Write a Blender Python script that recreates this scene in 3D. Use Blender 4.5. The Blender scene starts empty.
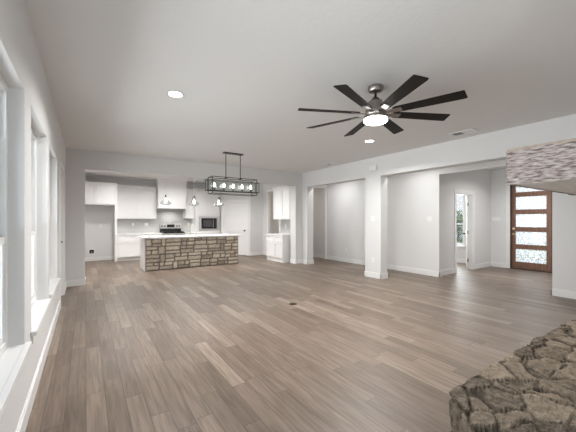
import bpy, bmesh, math, random
import numpy as np
from mathutils import Vector, Matrix, noise
PI = math.pi
SC = bpy.context.scene
COL = SC.collection

# ------------------------------------------------------------------ camera, sky, exposure
cam_d = bpy.data.cameras.new('camera'); cam = bpy.data.objects.new('camera', cam_d); COL.objects.link(cam)
cam.location = (0, 0, 1.4); cam.rotation_euler = (PI/2, 0, -math.radians(33.95))
cam_d.sensor_width = 36; cam_d.lens = 300/576*36; cam_d.shift_y = 4/576
cam_d.clip_start = 0.02
SC.camera = cam
SC.view_settings.view_transform = 'Standard'; SC.view_settings.look = 'None'
SC.view_settings.gamma = 1.0; SC.view_settings.use_curve_mapping = False
SC.view_settings.exposure = 0.4
SC.cycles.use_denoising = True
SC.cycles.denoising_prefilter = 'NONE'
SC.cycles.max_bounces = 14; SC.cycles.diffuse_bounces = 9; SC.cycles.glossy_bounces = 4
SC.cycles.transparent_max_bounces = 16
SC.cycles.sample_clamp_indirect = 6
SC.cycles.caustics_reflective = False; SC.cycles.caustics_refractive = False

world = bpy.data.worlds.new('sky'); SC.world = world; world.use_nodes = True
wn = world.node_tree.nodes; wl = world.node_tree.links
bgn = wn['Background']
tcw = wn.new('ShaderNodeTexCoord'); sepw = wn.new('ShaderNodeSeparateXYZ'); rampw = wn.new('ShaderNodeValToRGB')
wl.new(tcw.outputs['Generated'], sepw.inputs[0]); wl.new(sepw.outputs['Z'], rampw.inputs[0])
rampw.color_ramp.elements[0].position = 0.0; rampw.color_ramp.elements[0].color = (0.93, 0.96, 1.0, 1)
rampw.color_ramp.elements[1].position = 0.7; rampw.color_ramp.elements[1].color = (0.62, 0.76, 1.0, 1)
wl.new(rampw.outputs[0], bgn.inputs['Color']); bgn.inputs['Strength'].default_value = 0.75

sun_d = bpy.data.lights.new('sun', 'SUN'); sun_d.energy = 2.6; sun_d.angle = 0.01; sun_d.color = (1.0, 0.97, 0.92)
sun = bpy.data.objects.new('sun', sun_d); COL.objects.link(sun); sun.rotation_euler = (math.radians(-42), 0, 0)  # from behind the kitchen side
def portal(name, loc, rot, sx, sy):
    l = bpy.data.lights.new(name, 'AREA'); l.shape = 'RECTANGLE'; l.size = sx; l.size_y = sy
    l.cycles.is_portal = True
    o = bpy.data.objects.new(name, l); COL.objects.link(o); o.location = loc; o.rotation_euler = rot
    return o
def outdoor_lamp(name, loc, rot, sx, sy, w, col=(0.95, 0.98, 1.0)):
    l = bpy.data.lights.new(name, 'AREA'); l.shape = 'RECTANGLE'; l.size = sx; l.size_y = sy
    l.energy = w; l.color = col
    o = bpy.data.objects.new(name, l); COL.objects.link(o); o.location = loc; o.rotation_euler = rot
    return o
WIN_Y = [(1.615, 2.715), (3.015, 4.115), (4.405, 5.505), (0.215, 1.315)]  # last window is unseen, added to let in more light
for (a, b) in WIN_Y:
    portal('window_portal', (-0.56, (a+b)/2, 1.41), (0, -PI/2, 0), 1.8, 1.1)
# added lamp low outside, fill standing in for light off paving
outdoor_lamp('patio_fill', (-2.9, 3.4, 0.1), (0, -math.radians(118), 0), 2.4, 9.0, 620, (0.94, 0.97, 1.0))
outdoor_lamp('yard_fill', (-8.0, 3.2, 1.2), (0, -PI/2, 0), 2.4, 16, 850, (0.95, 0.98, 1.0))  # added lamp far out, brightens the beam and right wall
outdoor_lamp('rear_low_fill', (0.75, -2.1, 0.1), (math.radians(-128), 0, PI), 2.4, 1.6, 80, (0.94, 0.97, 1.0))  # added fill lamp outside the unseen rear window
outdoor_lamp('rear_window_fill', (0.75, -1.12, 1.45), (-PI/2, 0, PI), 1.9, 1.7, 6)  # weak fill lamp added at that rear opening
outdoor_lamp('study_window_daylight', (10.75, 5.45, 1.41), (0, PI/2, 0), 1.8, 1.1, 70)
outdoor_lamp('entry_door_daylight', (10.75, 3.14, 1.4), (0, PI/2, 0), 2.4, 0.8, 8)

# ------------------------------------------------------------------ materials
def mat(name, col, rough=0.5, metal=0.0, spec=0.5):
    m = bpy.data.materials.new(name); m.use_nodes = True
    b = m.node_tree.nodes['Principled BSDF']
    b.inputs['Base Color'].default_value = (*col, 1); b.inputs['Roughness'].default_value = rough
    b.inputs['Metallic'].default_value = metal; b.inputs['Specular IOR Level'].default_value = spec
    return m
def N(m, t, **kw):
    n = m.node_tree.nodes.new(t)
    for k, v in kw.items(): setattr(n, k, v)
    return n
def L(m, a, b): m.node_tree.links.new(a, b)
def B(m): return m.node_tree.nodes['Principled BSDF']
def objco(m, scale=(1, 1, 1)):
    t = N(m, 'ShaderNodeTexCoord'); mp = N(m, 'ShaderNodeMapping'); mp.inputs['Scale'].default_value = scale
    L(m, t.outputs['Object'], mp.inputs[0]); return mp.outputs[0]
def noisebump(m, scale, strength, dist=0.01, detail=3, sc=(1, 1, 1)):
    n = N(m, 'ShaderNodeTexNoise'); n.inputs['Scale'].default_value = scale; n.inputs['Detail'].default_value = detail
    L(m, objco(m, sc), n.inputs['Vector'])
    bp = N(m, 'ShaderNodeBump'); bp.inputs['Strength'].default_value = strength; bp.inputs['Distance'].default_value = dist
    L(m, n.outputs[0], bp.inputs['Height']); L(m, bp.outputs[0], B(m).inputs['Normal'])
    return n
def noisecol(m, c1, c2, scale=5, detail=4, sc=(1, 1, 1), p=(0.3, 0.7), vec=None):
    n = N(m, 'ShaderNodeTexNoise'); n.inputs['Scale'].default_value = scale; n.inputs['Detail'].default_value = detail
    L(m, vec if vec else objco(m, sc), n.inputs['Vector'])
    r = N(m, 'ShaderNodeValToRGB'); r.color_ramp.elements[0].position = p[0]; r.color_ramp.elements[1].position = p[1]
    r.color_ramp.elements[0].color = (*c1, 1); r.color_ramp.elements[1].color = (*c2, 1)
    L(m, n.outputs[0], r.inputs[0]); L(m, r.outputs[0], B(m).inputs['Base Color'])
    return r
M = {}
M['wall'] = mat('wall_paint', (0.72, 0.72, 0.72), 0.75, spec=0.25); noisebump(M['wall'], 55, 0.12, 0.004)
M['ceiling'] = mat('ceiling_paint', (0.78, 0.78, 0.78), 0.85, spec=0.2); noisebump(M['ceiling'], 28, 0.35, 0.006, 4)
M['trim'] = mat('trim_white', (0.80, 0.80, 0.795), 0.4)
M['cabinet'] = mat('cabinet_white', (0.82, 0.82, 0.815), 0.4)
M['plastic'] = mat('white_plastic', (0.82, 0.82, 0.81), 0.35)
M['vinyl'] = mat('vinyl_white', (0.80, 0.81, 0.81), 0.35)
M['quartz'] = mat('white_quartz', (0.84, 0.84, 0.84), 0.2); noisecol(M['quartz'], (0.80, 0.80, 0.80), (0.86, 0.86, 0.855), 6)
M['black'] = mat('black_metal', (0.045, 0.045, 0.046), 0.35, 0.5)
M['blackglass'] = mat('black_glass', (0.012, 0.012, 0.013), 0.08)
M['steel'] = mat('stainless_steel', (0.74, 0.73, 0.72), 0.36, 1.0); noisebump(M['steel'], 40, 0.05, 0.001, 2, (1, 1, 30))
M['nickel'] = mat('brushed_nickel', (0.36, 0.33, 0.30), 0.28, 1.0)
M['blade'] = mat('dark_wood_blade', (0.011, 0.009, 0.008), 0.6, spec=0.25)
M['dark'] = mat('void_shade', (0.03, 0.03, 0.03), 0.8)  # dark colour painted in for the shade inside hollows
M['brass'] = mat('satin_brass', (0.62, 0.50, 0.30), 0.3, 1.0)
M['bronze'] = mat('dark_bronze', (0.05, 0.04, 0.035), 0.4, 0.8)
M['concrete'] = mat('outdoor_concrete', (0.50, 0.49, 0.47), 0.9); noisecol(M['concrete'], (0.44, 0.43, 0.41), (0.55, 0.54, 0.52), 2)
M['lawn'] = mat('lawn_grass', (0.10, 0.18, 0.05), 0.9); noisecol(M['lawn'], (0.07, 0.13, 0.03), (0.16, 0.24, 0.08), 6)
M['leaf'] = mat('leaf_green', (0.16, 0.30, 0.08), 0.6)
M['bark'] = mat('bark', (0.14, 0.10, 0.07), 0.9); noisecol(M['bark'], (0.09, 0.07, 0.05), (0.2, 0.15, 0.11), 14)
M['bluewall'] = mat('blue_grey_siding', (0.55, 0.68, 0.78), 0.7)

def emis(name, col, st):
    m = mat(name, (0.9, 0.9, 0.9), 0.5); b = B(m)
    b.inputs['Emission Color'].default_value = (*col, 1); b.inputs['Emission Strength'].default_value = st
    return m
M['lens'] = emis('lamp_lens', (1.0, 0.97, 0.92), 12)
M['fanlens'] = emis('fan_lamp_lens', (1.0, 0.98, 0.95), 10)
M['bulb'] = emis('bulb_glow', (1.0, 0.96, 0.90), 6)

def glass(name, tint=(0.97, 0.985, 0.98), gl=0.06, rough=0.02):
    m = bpy.data.materials.new(name); m.use_nodes = True
    nt = m.node_tree; nt.nodes.remove(nt.nodes['Principled BSDF'])
    out = nt.nodes['Material Output']
    tr = N(m, 'ShaderNodeBsdfTransparent'); tr.inputs[0].default_value = (*tint, 1)
    g = N(m, 'ShaderNodeBsdfGlossy'); g.inputs['Roughness'].default_value = rough
    lw = N(m, 'ShaderNodeLayerWeight'); lw.inputs[0].default_value = 0.25
    mul = N(m, 'ShaderNodeMath', operation='MULTIPLY_ADD'); mul.inputs[1].default_value = 0.6; mul.inputs[2].default_value = gl
    L(m, lw.outputs['Facing'], mul.inputs[0])
    mx = N(m, 'ShaderNodeMixShader'); L(m, mul.outputs[0], mx.inputs[0]); L(m, tr.outputs[0], mx.inputs[1]); L(m, g.outputs[0], mx.inputs[2])
    L(m, mx.outputs[0], out.inputs[0]); return m
M['glass'] = glass('clear_glass')
M['shade'] = glass('shade_glass', (0.86, 0.87, 0.87), 0.10)
def rain_glass():
    m = bpy.data.materials.new('obscure_glass'); m.use_nodes = True
    nt = m.node_tree; nt.nodes.remove(nt.nodes['Principled BSDF']); out = nt.nodes['Material Output']
    tr = N(m, 'ShaderNodeBsdfTransparent'); tr.inputs[0].default_value = (0.9, 0.92, 0.92, 1)
    tl = N(m, 'ShaderNodeBsdfTranslucent'); tl.inputs[0].default_value = (0.95, 0.95, 0.95, 1)
    g = N(m, 'ShaderNodeBsdfGlossy'); g.inputs['Roughness'].default_value = 0.1
    v = N(m, 'ShaderNodeTexVoronoi'); v.inputs['Scale'].default_value = 22; L(m, objco(m), v.inputs['Vector'])
    r = N(m, 'ShaderNodeValToRGB'); r.color_ramp.elements[0].position = 0.15; r.color_ramp.elements[1].position = 0.6
    r.color_ramp.elements[0].color = (0.1, 0.1, 0.1, 1); r.color_ramp.elements[1].color = (0.6, 0.6, 0.6, 1)
    L(m, v.outputs['Distance'], r.inputs[0])
    mx = N(m, 'ShaderNodeMixShader'); L(m, r.outputs[0], mx.inputs[0]); L(m, tr.outputs[0], mx.inputs[1]); L(m, tl.outputs[0], mx.inputs[2])
    m2 = N(m, 'ShaderNodeMixShader'); m2.inputs[0].default_value = 0.06; L(m, mx.outputs[0], m2.inputs[1]); L(m, g.outputs[0], m2.inputs[2])
    L(m, m2.outputs[0], out.inputs[0]); return m
M['rain'] = rain_glass()

def math_node(m, op, a, b=None, c=None):
    n = N(m, 'ShaderNodeMath', operation=op)
    for i, v in enumerate((a, b, c)):
        if v is None: continue
        if isinstance(v, (int, float)): n.inputs[i].default_value = v
        else: L(m, v, n.inputs[i])
    return n.outputs[0]
def plank_floor():
    m = mat('wood_plank_floor', (0.3, 0.25, 0.2), 0.38)
    t = N(m, 'ShaderNodeTexCoord'); s = N(m, 'ShaderNodeSeparateXYZ'); L(m, t.outputs['Object'], s.inputs[0])
    W, LEN = 0.127, 1.05
    xs = math_node(m, 'DIVIDE', s.outputs['X'], W); row = math_node(m, 'FLOOR', xs); fx = math_node(m, 'FRACT', xs)
    wn1 = N(m, 'ShaderNodeTexWhiteNoise', noise_dimensions='1D'); L(m, row, wn1.inputs['W'])
    off = math_node(m, 'MULTIPLY', wn1.outputs['Value'], 7.3)
    ys = math_node(m, 'ADD', math_node(m, 'DIVIDE', s.outputs['Y'], LEN), off); idx = math_node(m, 'FLOOR', ys); fy = math_node(m, 'FRACT', ys)
    cb = N(m, 'ShaderNodeCombineXYZ'); L(m, row, cb.inputs[0]); L(m, idx, cb.inputs[1])
    wn2 = N(m, 'ShaderNodeTexWhiteNoise', noise_dimensions='3D'); L(m, cb.outputs[0], wn2.inputs['Vector'])
    ramp = N(m, 'ShaderNodeValToRGB'); L(m, wn2.outputs['Value'], ramp.inputs[0])
    e = ramp.color_ramp.elements
    e[0].position = 0; e[0].color = (0.150, 0.113, 0.087, 1); e[1].position = 1; e[1].color = (0.285, 0.228, 0.183, 1)
    for p, c in ((0.35, (0.182, 0.139, 0.109)), (0.75, (0.212, 0.165, 0.130))):
        q = e.new(p); q.color = (*c, 1)
    # grain, shifted per plank
    gv = N(m, 'ShaderNodeVectorMath', operation='MULTIPLY_ADD'); L(m, wn2.outputs['Color'], gv.inputs[0]); gv.inputs[1].default_value = (9, 9, 9)
    L(m, t.outputs['Object'], gv.inputs[2])
    gm = N(m, 'ShaderNodeMapping'); gm.inputs['Scale'].default_value = (26, 1.6, 1); L(m, gv.outputs[0], gm.inputs[0])
    g = N(m, 'ShaderNodeTexNoise'); g.inputs['Scale'].default_value = 1.6; g.inputs['Detail'].default_value = 6; g.inputs['Distortion'].default_value = 0.6
    L(m, gm.outputs[0], g.inputs['Vector'])
    gr = N(m, 'ShaderNodeValToRGB'); gr.color_ramp.elements[0].position = 0.3; gr.color_ramp.elements[0].color = (0.60, 0.57, 0.54, 1)
    gr.color_ramp.elements[1].position = 0.68; gr.color_ramp.elements[1].color = (1.12, 1.12, 1.12, 1); L(m, g.outputs[0], gr.inputs[0])
    mm = N(m, 'ShaderNodeMixRGB', blend_type='MULTIPLY'); mm.inputs[0].default_value = 1; L(m, ramp.outputs[0], mm.inputs[1]); L(m, gr.outputs[0], mm.inputs[2])
    # seams
    ex = math_node(m, 'MINIMUM', fx, math_node(m, 'SUBTRACT', 1.0, fx)); ey = math_node(m, 'MINIMUM', fy, math_node(m, 'SUBTRACT', 1.0, fy))
    sx = math_node(m, 'LESS_THAN', ex, 0.02); sy = math_node(m, 'LESS_THAN', ey, 0.0026)
    seam = math_node(m, 'MAXIMUM', sx, sy)
    m2 = N(m, 'ShaderNodeMixRGB'); L(m, math_node(m, 'MULTIPLY', seam, 0.8), m2.inputs[0]); L(m, mm.outputs[0], m2.inputs[1]); m2.inputs[2].default_value = (0.07, 0.052, 0.04, 1)
    L(m, m2.outputs[0], B(m).inputs['Base Color'])
    bp = N(m, 'ShaderNodeBump'); bp.inputs['Strength'].default_value = 0.25; bp.inputs['Distance'].default_value = 0.002
    L(m, math_node(m, 'SUBTRACT', math_node(m, 'MULTIPLY', g.outputs[0], 0.5), seam), bp.inputs['Height']); L(m, bp.outputs[0], B(m).inputs['Normal'])
    rr = math_node(m, 'MULTIPLY_ADD', g.outputs[0], 0.2, 0.34); L(m, rr, B(m).inputs['Roughness'])
    return m
M['floor'] = plank_floor()

def stone_mat(name, dark, light, mortar, fine=18):
    m = mat(name, light, 0.85, spec=0.3)
    at = N(m, 'ShaderNodeAttribute', attribute_name='tone'); am = N(m, 'ShaderNodeAttribute', attribute_name='mortar')
    n = N(m, 'ShaderNodeTexNoise'); n.inputs['Scale'].default_value = fine; n.inputs['Detail'].default_value = 7; n.inputs['Roughness'].default_value = 0.7
    L(m, objco(m), n.inputs['Vector'])
    f = math_node(m, 'ADD', math_node(m, 'MULTIPLY', at.outputs['Fac'], 0.55), math_node(m, 'MULTIPLY_ADD', n.outputs[0], 1.5, -0.55))
    r = N(m, 'ShaderNodeValToRGB'); r.color_ramp.elements[0].color = (*dark, 1); r.color_ramp.elements[1].color = (*light, 1)
    r.color_ramp.elements[0].position = 0.1; r.color_ramp.elements[1].position = 0.85
    L(m, f, r.inputs[0])
    mx = N(m, 'ShaderNodeMixRGB'); L(m, am.outputs['Fac'], mx.inputs[0]); L(m, r.outputs[0], mx.inputs[1]); mx.inputs[2].default_value = (*mortar, 1)
    L(m, mx.outputs[0], B(m).inputs['Base Color'])
    bp = N(m, 'ShaderNodeBump'); bp.inputs['Strength'].default_value = 0.9; bp.inputs['Distance'].default_value = 0.02
    L(m, n.outputs[0], bp.inputs['Height']); L(m, bp.outputs[0], B(m).inputs['Normal'])
    return m
M['island_stone'] = stone_mat('chopped_limestone', (0.33, 0.285, 0.235), (0.90, 0.82, 0.70), (0.22, 0.185, 0.15), 22)
M['hearth_stone'] = stone_mat('rough_flagstone', (0.05, 0.038, 0.028), (0.30, 0.245, 0.185), (0.04, 0.03, 0.022), 26)
M['mantel_face'] = mat('chiselled_mantel_face', (0.4, 0.36, 0.34), 0.85, spec=0.3)
r_ = noisecol(M['mantel_face'], (0.14, 0.112, 0.10), (0.47, 0.425, 0.41), 22, 9, (1.0, 1.0, 5.0), (0.36, 0.64))
q_ = r_.color_ramp.elements.new(0.5); q_.color = (0.36, 0.30, 0.285, 1)
noisebump(M['mantel_face'], 34, 0.8, 0.015, 6, (1, 1, 2.5))
M['mantel_wood'] = mat('mantel_wood', (0.3, 0.23, 0.17), 0.6)
noisecol(M['mantel_wood'], (0.26, 0.20, 0.155), (0.42, 0.35, 0.29), 5, 5, (1.2, 9, 9))
M['mantel_underside'] = mat('mantel_underside', (0.5, 0.44, 0.38), 0.35); noisecol(M['mantel_underside'], (0.42, 0.355, 0.295), (0.56, 0.50, 0.44), 4, 5, (1.2, 9, 9))
def tile_mat():
    m = mat('gloss_tile', (0.55, 0.55, 0.54), 0.2)
    b = N(m, 'ShaderNodeTexBrick'); b.inputs['Scale'].default_value = 1
    b.inputs['Brick Width'].default_value = 0.2; b.inputs['Row Height'].default_value = 0.07; b.inputs['Mortar Size'].default_value = 0.003
    b.inputs['Color1'].default_value = (0.52, 0.52, 0.50, 1); b.inputs['Color2'].default_value = (0.56, 0.555, 0.54, 1); b.inputs['Mortar'].default_value = (0.38, 0.38, 0.37, 1)
    t = N(m, 'ShaderNodeTexCoord'); s = N(m, 'ShaderNodeSeparateXYZ'); c = N(m, 'ShaderNodeCombineXYZ')
    L(m, t.outputs['Object'], s.inputs[0]); L(m, math_node(m, 'ADD', s.outputs['X'], s.outputs['Y']), c.inputs[0]); L(m, s.outputs['Z'], c.inputs[1])
    L(m, c.outputs[0], b.inputs['Vector']); L(m, b.outputs[0], B(m).inputs['Base Color']); return m
M['tile'] = tile_mat()
M['doorwood'] = mat('stained_wood_door', (0.16, 0.075, 0.045), 0.45)
noisecol(M['doorwood'], (0.135, 0.062, 0.038), (0.235, 0.118, 0.075), 4, 5, (12, 12, 1.2))
M['doorwood_dark'] = mat('dark_wood_jamb', (0.075, 0.040, 0.028), 0.5)

# ------------------------------------------------------------------ mesh builder
class MB:
    def __init__(s): s.bm = bmesh.new()
    def box(s, x0, x1, y0, y1, z0, z1, bev=0.0):
        r = bmesh.ops.create_cube(s.bm, size=1.0)
        for v in r['verts']:
            v.co = Vector(((x0+x1)/2 + v.co.x*(x1-x0), (y0+y1)/2 + v.co.y*(y1-y0), (z0+z1)/2 + v.co.z*(z1-z0)))
        if bev > 0:
            es = list({e for v in r['verts'] for e in v.link_edges})
            bmesh.ops.bevel(s.bm, geom=es, offset=bev, segments=2, affect='EDGES', profile=0.6)
        return s
    def cyl(s, p0, p1, r0, r1=None, seg=20, cap=True):
        r1 = r0 if r1 is None else r1
        p0, p1 = Vector(p0), Vector(p1); d = p1-p0
        q = Vector((0, 0, 1)).rotation_difference(d.normalized()).to_matrix().to_4x4()
        mt = Matrix.Translation((p0+p1)/2) @ q
        bmesh.ops.create_cone(s.bm, cap_ends=cap, segments=seg, radius1=r0, radius2=r1, depth=d.length, matrix=mt)
        return s
    def sphere(s, c, r, sx=1, sy=1, sz=1, seg=16):
        bmesh.ops.create_uvsphere(s.bm, u_segments=seg, v_segments=seg//2, radius=r, matrix=Matrix.Translation(c) @ Matrix.Diagonal((sx, sy, sz, 1)))
        return s
    def lathe(s, c, prof, seg=28):
        cx, cy, cz = c; rings = []
        for (r, z) in prof:
            rings.append([s.bm.verts.new((cx+r*math.cos(2*PI*k/seg), cy+r*math.sin(2*PI*k/seg), cz+z)) for k in range(seg)])
        for a, b in zip(rings, rings[1:]):
            for k in range(seg):
                s.bm.faces.new((a[k], a[(k+1) % seg], b[(k+1) % seg], b[k]))
        return s
    def tube(s, pts, r, seg=10):
        pts = [Vector(p) for p in pts]; rings = []
        for i, p in enumerate(pts):
            d = (pts[min(i+1, len(pts)-1)] - pts[max(i-1, 0)]).normalized()
            u = d.cross(Vector((0, 1, 0.01))).normalized(); w = d.cross(u).normalized()
            rings.append([s.bm.verts.new(p + r*(u*math.cos(2*PI*k/seg) + w*math.sin(2*PI*k/seg))) for k in range(seg)])
        for a, b in zip(rings, rings[1:]):
            for k in range(seg): s.bm.faces.new((a[k], a[(k+1) % seg], b[(k+1) % seg], b[k]))
        s.bm.faces.new(rings[0]); s.bm.faces.new(rings[-1]); return s
    def prism(s, poly, z0, z1):
        a = [s.bm.verts.new((x, y, z0)) for x, y in poly]; b = [s.bm.verts.new((x, y, z1)) for x, y in poly]
        s.bm.faces.new(a[::-1]); s.bm.faces.new(b); n = len(a)
        for k in range(n): s.bm.faces.new((a[k], a[(k+1) % n], b[(k+1) % n], b[k]))
        return s
    def xform(s, mt): bmesh.ops.transform(s.bm, matrix=mt, verts=s.bm.verts[:]); return s
    def build(s, name, m, parent=None, smooth=False):
        bmesh.ops.recalc_face_normals(s.bm, faces=s.bm.faces[:])
        me = bpy.data.meshes.new(name); s.bm.to_mesh(me); s.bm.free()
        if smooth:
            for p in me.polygons: p.use_smooth = True
            me.set_sharp_from_angle(angle=math.radians(40))
        me.materials.append(M[m] if isinstance(m, str) else m)
        o = bpy.data.objects.new(name, me); COL.objects.link(o)
        if parent: o.parent = parent
        return o
def tag(o, label, cat, group=None, kind=None):
    o['label'] = label; o['category'] = cat
    if group: o['group'] = group
    if kind: o['kind'] = kind
    return o
def thing(name, label, cat, loc=(0, 0, 0), rz=0, group=None, kind=None):
    o = bpy.data.objects.new(name, None); COL.objects.link(o); o.location = loc; o.rotation_euler = (0, 0, rz)
    o.empty_display_size = 0.1
    return tag(o, label, cat, group, kind)
def struct(name, mb, m, label, cat): return tag(mb.build(name, m), label, cat, kind='structure')
def copy_tree(o, parent=None):
    c = o.copy(); COL.objects.link(c)
    if parent: c.parent = parent
    for ch in list(o.children): copy_tree(ch, c)
    return c
def box(*a, **k): return MB().box(*a, **k)

# ------------------------------------------------------------------ room shell
C = 2.91                       # ceiling height
XL, XR, YB = -0.35, 5.78, 7.79
YS = -0.75                     # wall behind the camera
HB, HH, HBW = 2.45, 2.52, 2.50 # undersides: beam, entry header, kitchen header
struct('floor', box(-0.6, 10.5, YS-0.2, 12.5, -0.12, 0), 'floor', 'brown wood plank floor running through the open living area', 'floor')
struct('ceiling', box(-0.6, 10.5, YS-0.2, 12.5, C, C+0.12), 'ceiling', 'light grey textured ceiling over the whole living area', 'ceiling')

ZS, ZH = 0.53, 2.29
mb = MB(); y = YS-0.2
segs = sorted(WIN_Y)
for (a, b) in segs:
    mb.box(-0.53, XL, y, a, 0, C); mb.box(-0.53, XL, a, b, 0, ZS); mb.box(-0.53, XL, a, b, ZH, C); y = b
DY0, DY1 = 6.02, 6.98
mb.box(-0.53, XL, y, DY0, 0, C); mb.box(-0.53, XL, DY0, DY1, 2.26, C); mb.box(-0.53, XL, DY1, 12.4, 0, C)
struct('wall_left', mb, 'wall', 'light grey wall with the row of tall windows', 'wall')

mb = MB().box(XL, -0.02, YB, YB+0.3, 0, C).box(-0.02, 5.54, YB, YB+0.3, HBW, C).box(5.54, XR, YB, YB+0.3, 0, C)
struct('wall_back', mb, 'wall', 'grey wall with the wide opening to the kitchen', 'wall')
mb = MB().box(XR, XR+0.24, YS, YB+0.3, HB, C).box(XR, XR+0.24, 4.66, 5.14, 0, HB).box(XR, XR+0.24, 7.5, YB+0.3, 0, HB).box(XR, XR+0.24, YS, 0.75, 0, HB)
struct('wall_right', mb, 'wall', 'grey beam and square column dividing living room from hallway', 'wall')
XH = 7.18
mb = MB().box(XH, XH+0.12, 4.03, 10.75, 0, C).box(XH, XH+0.12, 1.88, 4.03, HH, C).box(XH, XH+0.12, YS, 1.88, 0, C)
struct('wall_hall', mb, 'wall', 'long grey hallway wall behind the column', 'wall')
mb = MB().box(6.05, 6.2, 8.15, 8.27, 0, C).box(7.1, XH, 8.15, 8.27, 0, C).box(6.2, 7.1, 8.15, 8.27, 2.55, C)
struct('wall_passage', mb, 'wall', 'short wall with a doorway at the hallway end', 'wall')
struct('wall_passage_end', box(6.05, XH, 10.62, 10.74, 0, C), 'wall', 'wall closing the dim passage behind the doorway', 'wall')
mb = MB().box(5.94, 6.05, 8.09, 9.39, 0, C).box(5.94, 6.05, 9.39, 10.23, 2.52, C).box(5.94, 6.05, 10.23, 10.74, 0, C)
struct('wall_bar', mb, 'wall', 'wall behind the white bar cabinets with a doorway', 'wall')
struct('wall_kitchen', box(XL, 6.05, 12.25, 12.4, 0, C), 'wall', 'kitchen wall behind the white cabinets', 'wall')
# diagonal pantry wall: A to Bp, with the doorway left open
A = Vector((4.55, 11.65)); Bp = Vector((5.36, 10.62)); dv = (Bp-A); LW = dv.length; ang = math.atan2(dv.y, dv.x)
mb = MB().box(0, 0.13, 0, 0.11, 0, C).box(LW-0.16, LW, 0, 0.11, 0, C).box(0.13, LW-0.16, 0, 0.11, 2.11, C)
mb.xform(Matrix.Translation((A.x, A.y, 0)) @ Matrix.Rotation(ang, 4, 'Z'))
mb.box(5.36, 5.94, 10.62, 10.74, 0, C)
struct('wall_pantry', mb, 'wall', 'grey angled wall around the white pantry door', 'wall')
YF, XF = 4.12, 10.2
mb = MB().box(XH+0.12, 8.15, YF, YF+0.11, 0, C).box(9.07, XF, YF, YF+0.11, 0, C).box(8.15, 9.07, YF, YF+0.11, 2.11, C)
struct('wall_entry', mb, 'wall', 'grey entry hall wall with the open study doorway', 'wall')
DFY0, DFY1, DFZ = 2.66, 3.62, 2.74
SW0, SW1 = 4.90, 6.0
mb = MB().box(XF, XF+0.18, 0.8, DFY0, 0, C).box(XF, XF+0.18, DFY0, DFY1, DFZ, C).box(XF, XF+0.18, DFY1, SW0, 0, C)
mb.box(XF, XF+0.18, SW0, SW1, 0, ZS).box(XF, XF+0.18, SW0, SW1, ZH, C).box(XF, XF+0.18, SW1, 8.0, 0, C)
struct('wall_front', mb, 'wall', 'house front wall holding the wooden entry door', 'wall')
struct('wall_entry_side', box(XH+0.12, XF, 0.9, 1.02, 0, C), 'wall', 'far side wall of the entry hall', 'wall')
struct('wall_study', box(XH+0.12, XF, 7.9, 8.02, 0, C), 'wall', 'far wall of the study', 'wall')
RW = (-0.05, 1.55, 0.6, 2.3)  # opening for the added rear window
mb = MB().box(XL, RW[0], YS-0.2, YS, 0, C).box(RW[1], XH+0.12, YS-0.2, YS, 0, C).box(RW[0], RW[1], YS-0.2, YS, 0, RW[2]).box(RW[0], RW[1], YS-0.2, YS, RW[3], C)
struct('wall_rear', mb, 'wall', 'grey wall the fireplace stands against', 'wall')

# baseboards
BH, BT = 0.135, 0.016
def bbx(mb, x0, x1, y, s):
    a, b = sorted((y, y+s*BT)); mb.box(x0, x1, a, b, 0, BH-0.015); a, b = sorted((y, y+s*BT*0.6)); mb.box(x0, x1, a, b, BH-0.015, BH); return mb
def bby(mb, y0, y1, x, s):
    a, b = sorted((x, x+s*BT)); mb.box(a, b, y0, y1, 0, BH-0.015); a, b = sorted((x, x+s*BT*0.6)); mb.box(a, b, y0, y1, BH-0.015, BH); return mb
def bb(name, mb, label): struct(name, mb, 'trim', label, 'baseboard')
mb = MB(); bby(mb, YS, DY0-0.08, XL, 1); bby(mb, DY1+0.08, YB, XL, 1); bb('baseboard_left', mb, 'white baseboard under the tall windows')
mb = MB(); bbx(mb, XL, -0.02+BT, YB, -1); bby(mb, YB, YB+0.3, -0.02, 1); bbx(mb, 5.54-BT, XR, YB, -1); bby(mb, YB, YB+0.3, 5.54, -1)
bb('baseboard_back', mb, 'white baseboard on the kitchen opening piers')
mb = MB()
bby(mb, 7.5-BT, YB, XR, -1); bbx(mb, XR-BT, XR+0.24+BT, 7.5, -1); bby(mb, 7.5, 8.1, XR+0.24, 1)
bby(mb, 4.66-BT, 5.14+BT, XR, -1); bbx(mb, XR-BT, XR+0.24+BT, 4.66, -1); bbx(mb, XR-BT, XR+0.24+BT, 5.14, 1); bby(mb, 4.66-BT, 5.14+BT, XR+0.24, 1)
bb('baseboard_right', mb, 'white baseboard round the square column and corner pier')
mb = MB(); bby(mb, 4.03-BT, 8.15, XH, -1); bby(mb, YS, 1.88+BT, XH, -1); bbx(mb, XH-BT, XH+0.12, 4.03, -1); bbx(mb, XH-BT, XH+0.12, 1.88, 1)
bby(mb, 8.27, 10.62, XH, -1); bbx(mb, 6.05, XH, 10.62, -1)
bb('baseboard_hall', mb, 'white baseboard along the hallway wall')
mb = MB(); bbx(mb, XH+0.12, 8.06, YF, -1); bbx(mb, 9.16, XF, YF, -1); bby(mb, DFY1+0.1, YF, XF, -1); bby(mb, 1.02, DFY0-0.1, XF, -1); bby(mb, 4.23, 7.9, XF, -1)
bb('baseboard_entry', mb, 'white baseboard in the entry hall')
mb = MB(); bbx(mb, 5.36, 5.94, 10.62, -1); bby(mb, 10.32, 10.62, 5.94, -1); bbx(mb, XL, 0.8, 12.25, -1)
bb('baseboard_kitchen', mb, 'white baseboard in the kitchen')

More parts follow.
